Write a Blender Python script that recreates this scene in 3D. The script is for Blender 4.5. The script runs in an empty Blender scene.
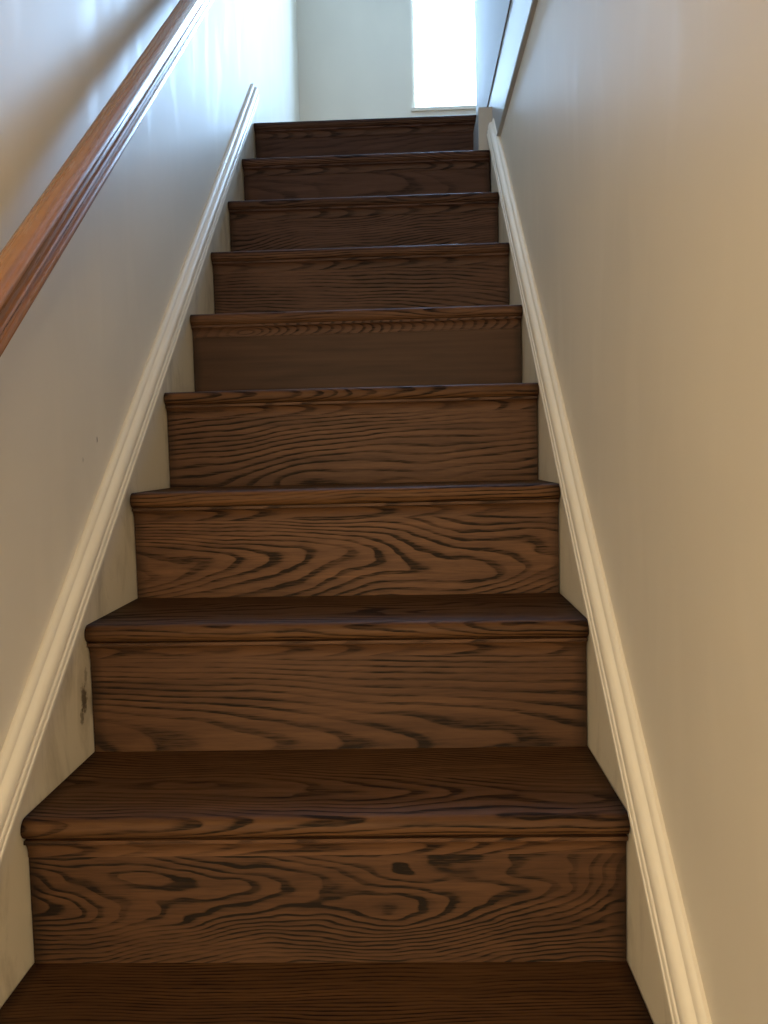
import bpy, bmesh, math
from mathutils import Vector, Matrix

# ---------------------------------------------------------------- measures (metres)
W = 0.80                      # clear width between the skirt boards
RISE, RUN, NOSE, TH = 0.20517, 0.24039, 0.0170, 0.0285
SL = RISE / RUN
LN = math.hypot(1, SL)
TY, TZ = 1 / LN, SL / LN      # unit vector up the flight (y, z)
NY, NZ = -SL / LN, 1 / LN     # unit normal of the flight (y, z)
FLOOR = -3 * RISE
LAND = 9 * RISE
WL, WR = -0.018, W + 0.018    # wall faces
HALL_Y, FAR_Y, HEAD_Y = -3.8, 3.38, -0.80
HX_L, HX_R = -1.9, 2.5        # unseen lower hall, added and widened to spread the warm light
UP_R, UP_END, UP_X = 0.822, 2.46, 1.75   # wall above the fascia, where it ends, far side of the upper hall
TOP = LAND + 2.4
HALL_C = 1.70                 # ceiling of the lower hall
FA, FB = 1.633, LAND - 0.008   # fascia board under the upper floor
STEPS = list(range(-2, 10))

scene = bpy.context.scene
col = scene.collection

# ---------------------------------------------------------------- node helpers
def mat(name):
    m = bpy.data.materials.new(name)
    m.use_nodes = True
    nt = m.node_tree
    nt.nodes.clear()
    out = nt.nodes.new('ShaderNodeOutputMaterial')
    return m, nt, out

def node(nt, kind, **kw):
    n = nt.nodes.new(kind)
    ins = kw.pop('ins', {})
    for k, v in kw.items():
        setattr(n, k, v)
    for k, v in ins.items():
        s = n.inputs[k]
        if isinstance(v, bpy.types.NodeSocket):
            nt.links.new(v, s)
        else:
            s.default_value = v
    return n

def mth(nt, op, a, b=0.0, c=None, clamp=False):
    ins = {0: a, 1: b}
    if c is not None:
        ins[2] = c
    return node(nt, 'ShaderNodeMath', operation=op, use_clamp=clamp, ins=ins).outputs[0]

def vmth(nt, op, a, b):
    return node(nt, 'ShaderNodeVectorMath', operation=op, ins={0: a, 1: b}).outputs[0]

def ramp(nt, fac, stops, interp='LINEAR'):
    r = node(nt, 'ShaderNodeValToRGB', ins={0: fac})
    r.color_ramp.interpolation = interp
    el = r.color_ramp.elements
    while len(el) < len(stops):
        el.new(0.5)
    for e, (p, c) in zip(el, stops):
        e.position = p
        e.color = (c[0], c[1], c[2], 1) if not isinstance(c, (int, float)) else (c, c, c, 1)
    return r.outputs[0]

def noise(nt, vec, scale, detail=2.0, rough=0.5, dist=0.0):
    return node(nt, 'ShaderNodeTexNoise', ins={'Vector': vec, 'Scale': scale, 'Detail': detail,
                                              'Roughness': rough, 'Distortion': dist}).outputs[0]

def mixc(nt, fac, a, b, mode='MIX'):
    n = node(nt, 'ShaderNodeMix', data_type='RGBA', blend_type=mode)
    for idx, v in ((0, fac), (6, a), (7, b)):
        if isinstance(v, bpy.types.NodeSocket):
            nt.links.new(v, n.inputs[idx])
        elif idx == 0:
            n.inputs[0].default_value = v
        else:
            n.inputs[idx].default_value = (*v, 1)
    return n.outputs[2]

def attr(nt, name):
    return node(nt, 'ShaderNodeAttribute', attribute_type='OBJECT', attribute_name=name)

def bsdf(nt, out, color, rough, bump=None, spec=0.5, coat=0.0, coat_r=0.1, metal=0.0, bstr=0.2, bdist=0.002):
    p = node(nt, 'ShaderNodeBsdfPrincipled')
    def put(k, v):
        if isinstance(v, bpy.types.NodeSocket):
            nt.links.new(v, p.inputs[k])
        else:
            p.inputs[k].default_value = v
    put('Base Color', color if isinstance(color, bpy.types.NodeSocket) else (*color, 1))
    put('Roughness', rough)
    put('Specular IOR Level', spec)
    put('Coat Weight', coat)
    put('Coat Roughness', coat_r)
    put('Metallic', metal)
    if bump is not None:
        b = node(nt, 'ShaderNodeBump', ins={'Height': bump, 'Strength': bstr, 'Distance': bdist})
        nt.links.new(b.outputs[0], p.inputs['Normal'])
    nt.links.new(p.outputs[0], out.inputs[0])
    return p

# ---------------------------------------------------------------- stained oak
def oak(name, light, mid, dark, freq=150.0, rough=0.55, coat=0.0, spec=0.11, tone=True, ends=True):
    """Flat-sawn oak: growth rings around a pith that runs nearly along the board,
    each board placed differently by its own 'pith', 'tilt' and 'seed' properties."""
    m, nt, out = mat(name)
    co = node(nt, 'ShaderNodeTexCoord').outputs['Object']
    sep = node(nt, 'ShaderNodeSeparateXYZ', ins={0: co})
    X, Y, Z = sep.outputs
    pith = node(nt, 'ShaderNodeSeparateXYZ', ins={0: attr(nt, 'pith').outputs['Vector']})
    tilt = node(nt, 'ShaderNodeSeparateXYZ', ins={0: attr(nt, 'tilt').outputs['Vector']})
    seed = attr(nt, 'seed').outputs['Fac']
    fig = attr(nt, 'figure').outputs['Fac']
    contrast = attr(nt, 'contrast').outputs['Fac']
    tn = attr(nt, 'tone').outputs['Fac']
    haze = attr(nt, 'haze').outputs['Fac']      # bluish haze near the window, painted into the upper boards
    off = node(nt, 'ShaderNodeCombineXYZ', ins={0: mth(nt, 'MULTIPLY', seed, 7.31), 1: mth(nt, 'MULTIPLY', seed, 3.17),
                                                2: mth(nt, 'MULTIPLY', seed, 5.71)}).outputs[0]
    co2 = vmth(nt, 'ADD', co, off)
    big = noise(nt, vmth(nt, 'MULTIPLY', co2, (3.0, 9.0, 9.0)), 1.0, 1.0)
    med = noise(nt, vmth(nt, 'MULTIPLY', co2, (9.0, 26.0, 26.0)), 1.0, 2.0)
    # distance to the wandering pith
    xc = mth(nt, 'SUBTRACT', X, 0.4)
    dy = mth(nt, 'SUBTRACT', mth(nt, 'SUBTRACT', Y, pith.outputs[0]), mth(nt, 'MULTIPLY', xc, tilt.outputs[0]))
    dz = mth(nt, 'SUBTRACT', mth(nt, 'SUBTRACT', Z, pith.outputs[1]), mth(nt, 'MULTIPLY', xc, tilt.outputs[1]))
    d = mth(nt, 'SQRT', mth(nt, 'ADD', mth(nt, 'MULTIPLY', dy, dy), mth(nt, 'MULTIPLY', dz, dz)))
    warp = mth(nt, 'ADD', mth(nt, 'MULTIPLY', mth(nt, 'SUBTRACT', big, 0.5), fig),
               mth(nt, 'MULTIPLY', mth(nt, 'SUBTRACT', med, 0.5), mth(nt, 'MULTIPLY', fig, 0.16)))
    d = mth(nt, 'ADD', d, warp)
    ring = mth(nt, 'FRACT', mth(nt, 'MULTIPLY', d, freq))
    early = ramp(nt, ring, [(0.0, 0.35), (0.04, 1.0), (0.24, 0.92), (0.40, 0.22), (0.60, 0.05), (0.95, 0.0), (1.0, 0.35)])
    # open pores drawn out along the board
    pv = vmth(nt, 'MULTIPLY', co2, (22.0, 330.0, 330.0))
    pores = ramp(nt, noise(nt, pv, 1.0, 2.0, 0.6), [(0.42, 0.0), (0.66, 1.0)])
    fine = noise(nt, vmth(nt, 'MULTIPLY', co2, (3.0, 70.0, 70.0)), 1.0, 3.0)
    patch = ramp(nt, noise(nt, vmth(nt, 'MULTIPLY', co2, (4.0, 10.0, 10.0)), 1.3, 1.0), [(0.33, 0.32), (0.62, 1.0)])
    g = mth(nt, 'MULTIPLY', mth(nt, 'MULTIPLY', early, patch), contrast)
    g = mth(nt, 'MULTIPLY', g, mth(nt, 'ADD', 0.72, mth(nt, 'MULTIPLY', pores, 0.5)))
    g = mth(nt, 'ADD', g, mth(nt, 'MULTIPLY', mth(nt, 'MULTIPLY', pores, 0.22), contrast), clamp=True)
    base = mixc(nt, ramp(nt, fine, [(0.3, 0.0), (0.7, 1.0)]), mid, light)
    c = mixc(nt, g, base, dark)
    if ends:   # darker towards the board ends
        e = node(nt, 'ShaderNodeMapRange', ins={0: mth(nt, 'ADD', mth(nt, 'ABSOLUTE', xc), mth(nt, 'MULTIPLY', mth(nt, 'SUBTRACT', med, 0.5), 0.02)),
                                                1: 0.376, 2: 0.402, 3: 0.0, 4: 0.8}).outputs[0]
        c = mixc(nt, e, c, dark)
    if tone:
        c = mixc(nt, 1.0, c, node(nt, 'ShaderNodeCombineXYZ', ins={0: mth(nt, 'MULTIPLY', tn, mth(nt, 'SUBTRACT', 1.0, mth(nt, 'MULTIPLY', haze, 0.12))), 1: tn,
                                                     2: mth(nt, 'MULTIPLY', tn, mth(nt, 'ADD', 1.0, mth(nt, 'MULTIPLY', haze, 0.75)))}).outputs[0], 'MULTIPLY')
    r = mth(nt, 'ADD', rough, mth(nt, 'MULTIPLY', g, 0.18))
    bsdf(nt, out, c, r, bump=mth(nt, 'SUBTRACT', 1.0, g), spec=spec, coat=coat, coat_r=0.22, bstr=0.12, bdist=0.001)
    return m

M = {}
M['stair'] = oak('stained_oak', (0.088, 0.0382, 0.0168), (0.051, 0.0215, 0.0097), (0.0072, 0.0034, 0.0019))
M['tread'] = oak('stained_oak_tread', (0.100, 0.044, 0.0180), (0.060, 0.0260, 0.0110), (0.0072, 0.0034, 0.0019), rough=0.55, coat=0.0, spec=0.08)
M['rail'] = oak('varnished_rail', (0.260, 0.105, 0.030), (0.200, 0.078, 0.021), (0.070, 0.024, 0.008), rough=0.26, coat=0.6, spec=0.5, ends=False)
M['hallfloor'] = oak('hall_boards', (0.12, 0.055, 0.022), (0.08, 0.036, 0.015), (0.05, 0.025, 0.012), tone=False, ends=False)

# ---------------------------------------------------------------- paint
def paint(name, color, rough, specks=(), scuff=0.0, streak=0.0, spec=0.5):
    m, nt, out = mat(name)
    co = node(nt, 'ShaderNodeTexCoord').outputs['Object']
    n1 = noise(nt, co, 2.2, 3.0)
    n2 = noise(nt, co, 38.0, 4.0, 0.6)
    lo = tuple(c * 0.93 for c in color)
    c = mixc(nt, ramp(nt, n1, [(0.35, 0.0), (0.65, 1.0)]), lo, color)
    if scuff:
        s = noise(nt, vmth(nt, 'MULTIPLY', co, (14.0, 14.0, 5.0)), 1.0, 5.0, 0.65, 0.6)
        s = mth(nt, 'MULTIPLY', ramp(nt, s, [(0.50, 0.0), (0.74, 1.0)]), scuff)
        c = mixc(nt, s, c, (0.17, 0.12, 0.07))
    for (p, rad, k) in specks:
        dv = vmth(nt, 'SUBTRACT', co, p)
        dv = vmth(nt, 'MULTIPLY', dv, (1.0, 1.5, 0.75))
        ln = node(nt, 'ShaderNodeVectorMath', operation='LENGTH', ins={0: dv}).outputs['Value']
        wob = mth(nt, 'ADD', ln, mth(nt, 'MULTIPLY', mth(nt, 'SUBTRACT', noise(nt, co, 170.0, 2.0), 0.5), rad * 1.6))
        f = node(nt, 'ShaderNodeMapRange', ins={0: wob, 1: rad * 0.55, 2: rad, 3: k, 4: 0.0}).outputs[0]
        c = mixc(nt, f, c, (0.045, 0.028, 0.014))
    r = rough
    h = mth(nt, 'ADD', mth(nt, 'MULTIPLY', n2, 0.35), mth(nt, 'MULTIPLY', n1, 1.0))
    if streak:
        sv = vmth(nt, 'MULTIPLY', co, (6.0, 11.0, 3.0))
        st = ramp(nt, noise(nt, sv, 1.0, 2.0, 0.5, 0.4), [(0.52, 0.0), (0.70, 1.0)])
        r = mth(nt, 'SUBTRACT', rough, mth(nt, 'MULTIPLY', st, streak))
        c = mixc(nt, mth(nt, 'MULTIPLY', st, 0.18), c, tuple(min(0.9, v * 1.12) for v in color))
    bsdf(nt, out, c, r, bump=h, spec=spec, bstr=0.045, bdist=0.002)
    return m

CREAM = (0.72, 0.66, 0.56)
TRIM = (0.69, 0.63, 0.53)
M['wall_left'] = paint('wall_paint_left', CREAM, 0.50, streak=0.08, specks=[((WL, 0.368, 0.714), 0.0055, 0.85), ((WL, 0.302, 0.6795), 0.004, 0.45)])
M['wall'] = paint('wall_paint', CREAM, 0.50, streak=0.05)
M['wall_shaded'] = paint('wall_paint_shaded', (0.30, 0.31, 0.34), 0.6)  # wall colour darkened to paint in the shade above the fascia
M['trim_shaded'] = paint('trim_paint_shaded', (0.34, 0.35, 0.37), 0.4)  # trim colour darkened, shade painted onto fascia and plinth
M['ceiling'] = paint('ceiling_paint', (0.78, 0.76, 0.72), 0.8)
M['trim'] = paint('trim_paint', TRIM, 0.36)
M['skirt_left'] = paint('skirt_paint_worn', (0.66, 0.59, 0.47), 0.45, scuff=0.55,
                        specks=[((0, 0.214, 0.300), 0.020, 0.85), ((0, 0.203, 0.275), 0.012, 0.7), ((0, 0.225, 0.335), 0.011, 0.5), ((0, 0.66, 0.832), 0.012, 0.5)])
M['skirt'] = paint('skirt_paint', (0.68, 0.61, 0.49), 0.45, scuff=0.35)

m, nt, out = mat('window_glass')
gl = node(nt, 'ShaderNodeBsdfGlossy', ins={'Roughness': 0.02})
tr = node(nt, 'ShaderNodeBsdfTransparent', ins={'Color': (0.96, 0.985, 1.0, 1)})
mx = node(nt, 'ShaderNodeMixShader', ins={0: 0.05, 1: tr.outputs[0], 2: gl.outputs[0]})
nt.links.new(mx.outputs[0], out.inputs[0])
M['glass'] = m
m, nt, out = mat('bracket_metal')
tc = node(nt, 'ShaderNodeTexCoord').outputs['Object']
bsdf(nt, out, (0.32, 0.25, 0.15), ramp(nt, noise(nt, tc, 60.0), [(0, 0.25), (1, 0.45)]), metal=1.0)
M['metal'] = m

# ---------------------------------------------------------------- mesh helpers
def link(name, bm, m, parent=None, loc=(0, 0, 0), smooth=False):
    bmesh.ops.recalc_face_normals(bm, faces=bm.faces)
    me = bpy.data.meshes.new(name)
    bm.to_mesh(me)
    bm.free()
    me.materials.append(m)
    o = bpy.data.objects.new(name, me)
    col.objects.link(o)
    o.location = loc
    if parent:
        o.parent = parent
    if smooth:
        for p in me.polygons:
            p.use_smooth = True
        me.set_sharp_from_angle(angle=math.radians(32))
    return o

def box(bm, x0, x1, y0, y1, z0, z1):
    v = [bm.verts.new((x, y, z)) for x in (x0, x1) for y in (y0, y1) for z in (z0, z1)]
    for f in ((0, 1, 3, 2), (4, 6, 7, 5), (0, 4, 5, 1), (2, 3, 7, 6), (0, 2, 6, 4), (1, 5, 7, 3)):
        bm.faces.new([v[i] for i in f])

def boxes(*bs):
    bm = bmesh.new()
    for b in bs:
        box(bm, *b)
    return bm

def sweep(bm, rings, cap=True):
    """closed profile rings, joined one to the next"""
    vs = [[bm.verts.new(p) for p in r] for r in rings]
    n = len(vs[0])
    for a, b in zip(vs, vs[1:]):
        for i in range(n):
            j = (i + 1) % n
            bm.faces.new((a[i], a[j], b[j], b[i]))
    if cap:
        bm.faces.new(vs[0][::-1])
        bm.faces.new(vs[-1])

def bevel(bm, w, seg=2):
    bmesh.ops.bevel(bm, geom=list(bm.edges), offset=w, segments=seg, profile=0.5, affect='EDGES')
    return bm

def tag(o, label=None, cat=None, group=None, kind=None):
    for k, v in (('label', label), ('category', cat), ('group', group), ('kind', kind)):
        if v:
            o[k] = v
    return o

def empty(name, loc=(0, 0, 0)):
    o = bpy.data.objects.new(name, None)
    col.objects.link(o)
    o.location = loc
    o.empty_display_size = 0.1
    return o

def grain(o, pith, tilt, seed, figure, contrast=1.0, tone=1.0):
    o['pith'] = (float(pith[0]), float(pith[1]), 0.0)
    o['tilt'] = (float(tilt[0]), float(tilt[1]), 0.0)
    o['seed'] = float(seed)
    o['figure'] = float(figure)
    o['contrast'] = float(contrast)
    o['tone'] = float(tone)
    return o

def structure(name, bm, m, label, cat='wall', parent=None, **kw):
    o = link(name, bm, m, parent, **kw)
    if parent is None:
        tag(o, label, cat, kind='structure')
    return o

# ---------------------------------------------------------------- the shell
structure('wall_left', boxes((WL - 0.12, WL, HEAD_Y, FAR_Y + 0.14, FLOOR - 0.1, TOP)), M['wall_left'],
          'long cream painted wall behind the handrail')
structure('wall_right', boxes((WR, WR + 0.12, HEAD_Y, FAR_Y + 0.14, FLOOR - 0.1, LAND - 0.02)), M['wall'],
          'warm beige painted wall beside the stairs opposite the handrail')
structure('wall_upper_right', boxes((UP_R, UP_R + 0.12, -0.32, UP_END, LAND - 0.02, TOP)), M['wall_shaded'],
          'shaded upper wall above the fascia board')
structure('wall_upper_hall', boxes((UP_X, UP_X + 0.12, -0.44, FAR_Y + 0.14, LAND - 0.1, TOP)), M['wall'],
          'pale wall of the upper hall beyond the landing')
wx0, wx1, wz0, wz1 = 0.572, 1.06, 2.465, 3.86        # window opening
bm = boxes((WL - 0.12, wx0, FAR_Y, FAR_Y + 0.14, FLOOR - 0.1, TOP), (wx1, UP_X + 0.12, FAR_Y, FAR_Y + 0.14, FLOOR - 0.1, TOP),
           (wx0, wx1, FAR_Y, FAR_Y + 0.14, FLOOR - 0.1, wz0), (wx0, wx1, FAR_Y, FAR_Y + 0.14, wz1, TOP))
structure('wall_back', bm, M['wall'], 'pale end wall of the landing around the bright window')
structure('wall_front', boxes((HX_L, HX_R, HALL_Y - 0.12, HALL_Y, FLOOR - 0.1, HALL_C + 0.1)), M['wall'],
          'cream wall of the added lower hall facing the stairs')
bm = boxes((HX_L, WL - 0.12, HEAD_Y, HEAD_Y + 0.12, FLOOR - 0.1, HALL_C + 0.1), (WR + 0.12, HX_R, HEAD_Y, HEAD_Y + 0.12, FLOOR - 0.1, HALL_C + 0.1),
           (HX_L - 0.12, HX_L, HALL_Y - 0.12, HEAD_Y + 0.12, FLOOR - 0.1, HALL_C + 0.1), (HX_R, HX_R + 0.12, HALL_Y - 0.12, HEAD_Y + 0.12, FLOOR - 0.1, HALL_C + 0.1))
structure('wall_lower_hall', bm, M['wall'], 'cream side walls of the added lower hall at the foot of the stairs')
structure('wall_header', boxes((WL - 0.12, UP_X + 0.12, -0.44, -0.32, HALL_C, TOP)), M['wall'],
          'cream header wall above the foot of the stairs')
structure('ceiling', boxes((WL - 0.12, UP_X + 0.12, -0.44, FAR_Y + 0.14, TOP, TOP + 0.1)), M['ceiling'], 'white ceiling over the stairwell', 'ceiling')
structure('ceiling_lower', boxes((HX_L, HX_R, HALL_Y - 0.12, -0.44, HALL_C, HALL_C + 0.1)), M['ceiling'], 'white ceiling over the added lower hall', 'ceiling')
o = structure('floor', boxes((HX_L, HX_R, HALL_Y - 0.12, FAR_Y, FLOOR - 0.08, FLOOR)), M['hallfloor'], 'brown oak floor at the foot of the stairs', 'floor')
grain(o, (-1.0, 0.0), (0.02, 0), 3.3, 0.02)
bm = boxes((WL, UP_X, 8 * RUN + 0.10, FAR_Y, LAND - 0.02, LAND), (W + 0.008, UP_X, -0.32, 8 * RUN + 0.10, LAND - 0.007, LAND))
o = structure('floor_upper', bm, M['hallfloor'], 'dark oak landing floor at the top of the stairs', 'floor')
grain(o, (2.0, 1.5), (0.02, 0.01), 5.3, 0.02)

# window: frame, sash, panes, sill
win = structure('window_1', boxes(
    (wx0, wx0 + 0.016, FAR_Y + 0.03, FAR_Y + 0.12, wz0, wz1), (wx1 - 0.016, wx1, FAR_Y + 0.03, FAR_Y + 0.12, wz0, wz1),
    (wx0 + 0.016, wx1 - 0.016, FAR_Y + 0.03, FAR_Y + 0.12, wz1 - 0.016, wz1), (wx0 + 0.016, wx1 - 0.016, FAR_Y + 0.03, FAR_Y + 0.12, wz0, wz0 + 0.016)),
    M['trim'], 'tall narrow overexposed window on the landing', 'window')
link('pane', boxes((wx0 + 0.016, wx1 - 0.016, FAR_Y + 0.075, FAR_Y + 0.079, wz0 + 0.016, wz1 - 0.016)), M['glass'], win)
link('sill', bevel(boxes((wx0 - 0.01, wx1 + 0.01, FAR_Y - 0.014, FAR_Y + 0.03, wz0 - 0.02, wz0)), 0.003), M['trim'], win)

# ---------------------------------------------------------------- skirt boards with cap mouldings
def fl(y, n=0.0):            # height of the line n above the nosing slope
    return (y + RUN) * SL + n * LN

def skirt_board(name, x0, x1, y0, y1, m, label):
    lo = -0.36
    pts = [(y0, fl(y0, 0.05)), (y1, fl(y1, 0.05)), (y1, fl(y1, lo)), ((FLOOR - lo * LN) / SL - RUN, FLOOR), (y0, FLOOR)]
    bm = bmesh.new()
    sweep(bm, [[(x0, y, z) for y, z in pts], [(x1, y, z) for y, z in pts]])
    return structure(name, bm, m, label, 'skirting')

PROF = [(-0.018, 0.0835), (-0.0135, 0.0850), (-0.0095, 0.0838), (-0.0065, 0.0805), (-0.0055, 0.0770), (-0.0030, 0.0755), (-0.0005, 0.0750),
        (0.0025, 0.0735), (0.0055, 0.0700), (0.0072, 0.0655), (0.0078, 0.0610), (0.0056, 0.0598), (0.0056, 0.0582), (0.0088, 0.0572),
        (0.0104, 0.0545), (0.0104, 0.0520), (0.0086, 0.0508), (0.0086, 0.0494), (0.0112, 0.0484), (0.0122, 0.0455), (0.0118, 0.0428),
        (0.0095, 0.0410), (0.0, 0.0405), (-0.018, 0.0405)]

def cap(parent, xface, sgn, y0, y1):
    """ogee moulding on the board's top edge, cut plumb at both ends"""
    bm = bmesh.new()
    rings = []
    for y in (y0, y1):
        rings.append([(xface + sgn * px, y, fl(y, n)) for px, n in PROF])
    sweep(bm, rings)
    return link('cap_moulding', bm, M['trim'], parent, smooth=True)

sk = skirt_board('baseboard_left', WL, 0.0, -0.80, 1.985, M['skirt_left'], 'scuffed cream skirt board climbing the wall under the handrail')
cap(sk, 0.0, 1, -0.80, 1.985)
sk = skirt_board('baseboard_right', W, WR, -0.80, 1.66, M['skirt'], 'cream skirt board climbing the wall opposite the handrail')
cap(sk, W, -1, -0.80, 1.66)
structure('baseboard_landing', bevel(boxes((WL, -0.002, 1.987, FAR_Y - 0.002, LAND, LAND + 0.145)), 0.003), M['trim'],
          'short cream baseboard on the landing past the skirt board', 'baseboard')

# fascia under the upper floor edge, and the plinth block by the top riser
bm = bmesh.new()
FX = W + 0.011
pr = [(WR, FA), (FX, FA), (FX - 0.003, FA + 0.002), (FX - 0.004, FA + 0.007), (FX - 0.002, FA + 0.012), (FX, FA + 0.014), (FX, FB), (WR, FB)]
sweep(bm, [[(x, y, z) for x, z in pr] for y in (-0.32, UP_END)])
structure('trim_1', bm, M['trim_shaded'], 'level painted fascia board under the upper floor edge', 'trim', smooth=True)
structure('trim_2', bevel(boxes((0.766, WR, 1.705, 8 * RUN - 0.001, 8 * RISE, 1.786)), 0.002), M['trim_shaded'],
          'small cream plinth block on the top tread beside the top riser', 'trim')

# ---------------------------------------------------------------- the staircase
stairs = empty('staircase', (0, -2 * RUN - 0.35, FLOOR))
tag(stairs, 'dark stained oak staircase climbing between the painted walls', 'staircase')
ROOT = Vector(stairs.location)
GAP = 0.0016
# pith (y,z), tilt (y,z), seed, figure, contrast, tone  -- one entry per riser
RG = {
    -2: ((0.10, 0.08), (0.04, 0.02), 1.0, 0.03, 1.0, 0.9), -1: ((0.10, 0.05), (-0.04, 0.02), 2.0, 0.03, 1.0, 0.9),
    0: ((0.10, 0.06), (0.05, 0.01), 3.0, 0.03, 1.0, 0.9),
    1: ((0.060, 0.105), (0.10, 0.04), 14.2, 0.115, 1.25, 0.69),  # tone of this and the next riser lowered to paint dimmer light
    2: ((0.12, 0.010), (0.05, 0.02), 5.1, 0.022, 1.0, 0.82),
    3: ((0.080, 0.060), (0.10, 0.02), 6.4, 0.055, 1.15, 1.12),
    4: ((0.16, -0.03), (-0.03, 0.03), 7.7, 0.034, 1.0, 0.95),
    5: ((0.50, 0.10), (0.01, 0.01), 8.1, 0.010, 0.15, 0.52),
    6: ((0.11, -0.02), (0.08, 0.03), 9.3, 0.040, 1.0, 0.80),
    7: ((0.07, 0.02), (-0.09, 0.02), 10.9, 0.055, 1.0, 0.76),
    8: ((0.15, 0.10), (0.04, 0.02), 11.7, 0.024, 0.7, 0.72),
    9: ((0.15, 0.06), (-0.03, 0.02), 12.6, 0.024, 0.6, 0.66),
}
LIFT = {2: (0.005, 0.001)}     # this tread sits a little high at the wall side

for k in STEPS:
    y0 = (k - 1) * RUN
    zt = k * RISE
    l0, l1 = LIFT.get(k, (0, 0))
    lift = lambda x: l0 + (l1 - l0) * x / W
    depth = 0.10 if k == 9 else RUN + 0.018
    # tread with a bullnose front edge
    r = TH / 2
    pr = [(depth, -TH), (depth, 0.0)]
    for i in range(11):
        a = math.pi / 2 + math.pi * i / 10
        pr.append((-NOSE + r + r * math.cos(a), -r + r * math.sin(a)))
    bm = bmesh.new()
    sweep(bm, [[(x, y, z + lift(x)) for y, z in pr] for x in (GAP, W - GAP)])
    t = link('tread', bm, M['tread'], stairs, Vector((0, y0, zt)) - ROOT, smooth=True)
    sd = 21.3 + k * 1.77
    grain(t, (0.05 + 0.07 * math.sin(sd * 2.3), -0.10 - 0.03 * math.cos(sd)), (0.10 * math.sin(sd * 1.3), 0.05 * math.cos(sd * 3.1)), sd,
          0.045, 1.0, (0.92 + 0.14 * math.sin(sd * 5)) * (0.82 if k < 2 else 1.0 if k < 6 else 0.8))  # bottom treads darkened in colour for the dimmer light there
    # cove moulding tucked under the bullnose
    c = NOSE - 0.0035
    pr = [(0, -TH), (-c, -TH), (-c, -TH - 0.005)]
    for i in range(1, 7):
        a = math.pi / 2 * i / 6
        pr.append((-c + (c - 0.003) * math.sin(a) , -TH - 0.005 - 0.019 * (1 - math.cos(a))))
    pr += [(-0.003, -TH - 0.027), (0, -TH - 0.027)]
    bm = bmesh.new()
    sweep(bm, [[(x, y, z + lift(x)) for y, z in pr] for x in (GAP * 2, W - GAP * 2)])
    cv = link('cove_moulding', bm, M['stair'], t, smooth=True)
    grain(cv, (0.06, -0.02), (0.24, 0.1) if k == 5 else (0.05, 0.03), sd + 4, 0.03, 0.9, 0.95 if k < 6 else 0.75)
    # riser
    bm = boxes((GAP * 1.5, W - GAP * 1.5, 0.0, 0.018, 0.0, RISE - TH - 0.0005))
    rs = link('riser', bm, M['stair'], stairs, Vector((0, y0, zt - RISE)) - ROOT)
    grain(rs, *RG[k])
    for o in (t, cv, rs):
        o['haze'] = max(0.0, min(1.0, (k - 3.5) / 4.0))
    if k == 5:
        rs['label'] = 'plain dark riser with almost no visible grain'

# ---------------------------------------------------------------- handrail
HX0 = 0.0185                   # wall side of the rail
y_lo, y_hi = -0.62, 1.92
rail_root = empty('handrail', (0.04, y_lo, fl(y_lo, 0.55)))
tag(rail_root, 'varnished reddish brown wooden handrail fixed along the cream wall', 'handrail')
RR = Vector(rail_root.location)
HP = [(0.010, 0.5255), (0.0355, 0.5255), (0.0380, 0.5268), (0.0385, 0.5300), (0.0375, 0.5335), (0.0345, 0.5350), (0.0335, 0.5375),
      (0.0345, 0.5400), (0.0372, 0.5415), (0.0380, 0.5440), (0.0370, 0.5468), (0.0340, 0.5485), (0.0330, 0.5530), (0.0335, 0.5580), (0.0360, 0.5618),
      (0.0405, 0.5640), (0.0428, 0.5665), (0.0430, 0.5700), (0.0420, 0.5730), (0.0390, 0.5758), (0.0330, 0.5778), (0.0230, 0.5790)]
HP = HP + [(0.046 - px, n) for px, n in HP[-2:0:-1]]
HP = [(0.023 + (px - 0.023) * 1.07, 0.5522 + (n - 0.5522) * 1.07) for px, n in HP]
L_ = (y_hi - y_lo) * LN
bm = bmesh.new()
sweep(bm, [[(s, -px, n - 0.55) for px, n in HP] for s in (0.0, L_)])
rail = link('rail', bm, M['rail'], rail_root, smooth=True)
# local x runs up the flight, local z is square to it
rail.matrix_local = Matrix(((0, -1, 0, HX0 - RR.x), (TY, 0, NY, 0), (TZ, 0, NZ, 0), (0, 0, 0, 1)))
grain(rail, (0.03, -0.06), (0.01, 0.01), 31.0, 0.02, 0.3, 1.25)

def tube(bm, pts, rad, seg=10):
    rings = []
    for i, p in enumerate(pts):
        p = Vector(p)
        a = Vector(pts[max(0, i - 1)])
        b = Vector(pts[min(len(pts) - 1, i + 1)])
        t = (b - a).normalized()
        u = t.cross(Vector((0, 1, 0.3))).normalized()
        v = t.cross(u)
        rings.append([p + rad * (math.cos(q) * u + math.sin(q) * v) for q in [2 * math.pi * j / seg for j in range(seg)]])
    sweep(bm, rings)

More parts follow.
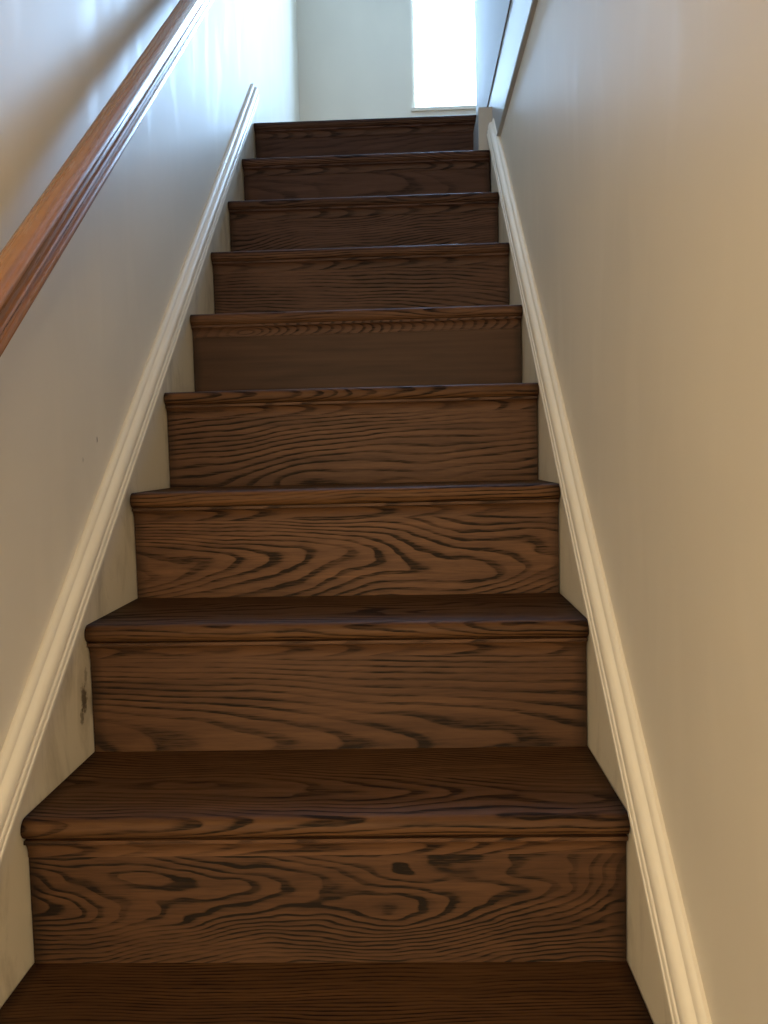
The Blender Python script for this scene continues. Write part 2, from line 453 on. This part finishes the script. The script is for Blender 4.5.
for yb in (-0.085, 1.13):
    base = Vector((0, yb, fl(yb, 0.527)))     # under the rail
    bm = bmesh.new()
    pts = [(WL + 0.002, 0, -0.050), (WL + 0.020, 0, -0.050), (0.012, 0, -0.045), (0.028, 0, -0.030), (0.038, 0, -0.006)]
    tube(bm, pts, 0.005)
    br = link('bracket', bm, M['metal'], rail_root, base - RR, smooth=True)
    bm = bmesh.new()
    tube(bm, [(WL, 0, -0.050), (WL + 0.003, 0, -0.050), (WL + 0.005, 0, -0.050)], 0.022, 20)
    link('rosette', bm, M['metal'], br, smooth=True)
    bm = bmesh.new()
    for s0, s1 in ((-0.022, 0.022),):
        ring = [[(x, s * TY + q * NY, s * TZ + q * NZ) for x, q in ((0.029, 0.0), (0.049, 0.0), (0.049, -0.003), (0.029, -0.003))] for s in (s0, s1)]
        sweep(bm, ring)
    link('saddle', bm, M['metal'], br)

# ---------------------------------------------------------------- light
w = bpy.data.worlds.new('World')
scene.world = w
w.use_nodes = True
nt = w.node_tree
nt.nodes.clear()
bg = node(nt, 'ShaderNodeBackground', ins={'Color': (0.42, 0.66, 1.0, 1), 'Strength': 58.0})
wo = node(nt, 'ShaderNodeOutputWorld')
nt.links.new(bg.outputs[0], wo.inputs[0])

def area(name, loc, look, sx, sy, power, color, portal=False):
    l = bpy.data.lights.new(name, 'AREA')
    l.shape = 'RECTANGLE'
    l.size, l.size_y, l.energy, l.color = sx, sy, power, color
    o = bpy.data.objects.new(name, l)
    col.objects.link(o)
    o.location = loc
    o.rotation_euler = (Vector(look) - Vector(loc)).to_track_quat('-Z', 'Y').to_euler()
    if portal:
        l.cycles.is_portal = True
    return o

area('window_portal', ((wx0 + wx1) / 2, FAR_Y + 0.135, (wz0 + wz1) / 2), ((wx0 + wx1) / 2, 0, (wz0 + wz1) / 2), wx1 - wx0, wz1 - wz0, 1, (1, 1, 1), True)
area('hall_lamp', (0.3, HALL_Y + 0.15, 0.80), (0.4, 0, 0.75), 2.8, 1.2, 136, (1.0, 0.785, 0.47))

area('upper_hall_fill', (UP_X - 0.03, 3.0, 3.1), (0.3, 3.15, 2.6), 0.6, 1.1, 6.5, (0.50, 0.80, 1.0))  # unseen cool fill, added to brighten the landing's end wall

# ---------------------------------------------------------------- camera
pitch, yaw, roll, F = -0.06895, 0.03511, -0.0240, 830.3
cp, sp, cy, sy = math.cos(pitch), math.sin(pitch), math.cos(yaw), math.sin(yaw)
fwd = Vector((-sy * cp, cy * cp, sp))
right = Vector((cy, sy, 0))
up = right.cross(fwd)
r2 = right * math.cos(roll) + up * math.sin(roll)
u2 = up * math.cos(roll) - right * math.sin(roll)
cam = bpy.data.cameras.new('camera')
cam.sensor_fit = 'VERTICAL'
cam.sensor_height = 24.0
cam.lens = F * 24.0 / 1024
cam.clip_start = 0.02
co = bpy.data.objects.new('camera', cam)
col.objects.link(co)
co.matrix_world = Matrix(((r2.x, u2.x, -fwd.x, 0.52842), (r2.y, u2.y, -fwd.y, -1.06365), (r2.z, u2.z, -fwd.z, 0.67638), (0, 0, 0, 1)))
scene.camera = co

scene.view_settings.view_transform = 'Standard'
scene.view_settings.look = 'None'
scene.view_settings.exposure = 0.0
scene.view_settings.gamma = 1.13
scene.cycles.max_bounces = 10
scene.cycles.diffuse_bounces = 6
scene.cycles.transparent_max_bounces = 8
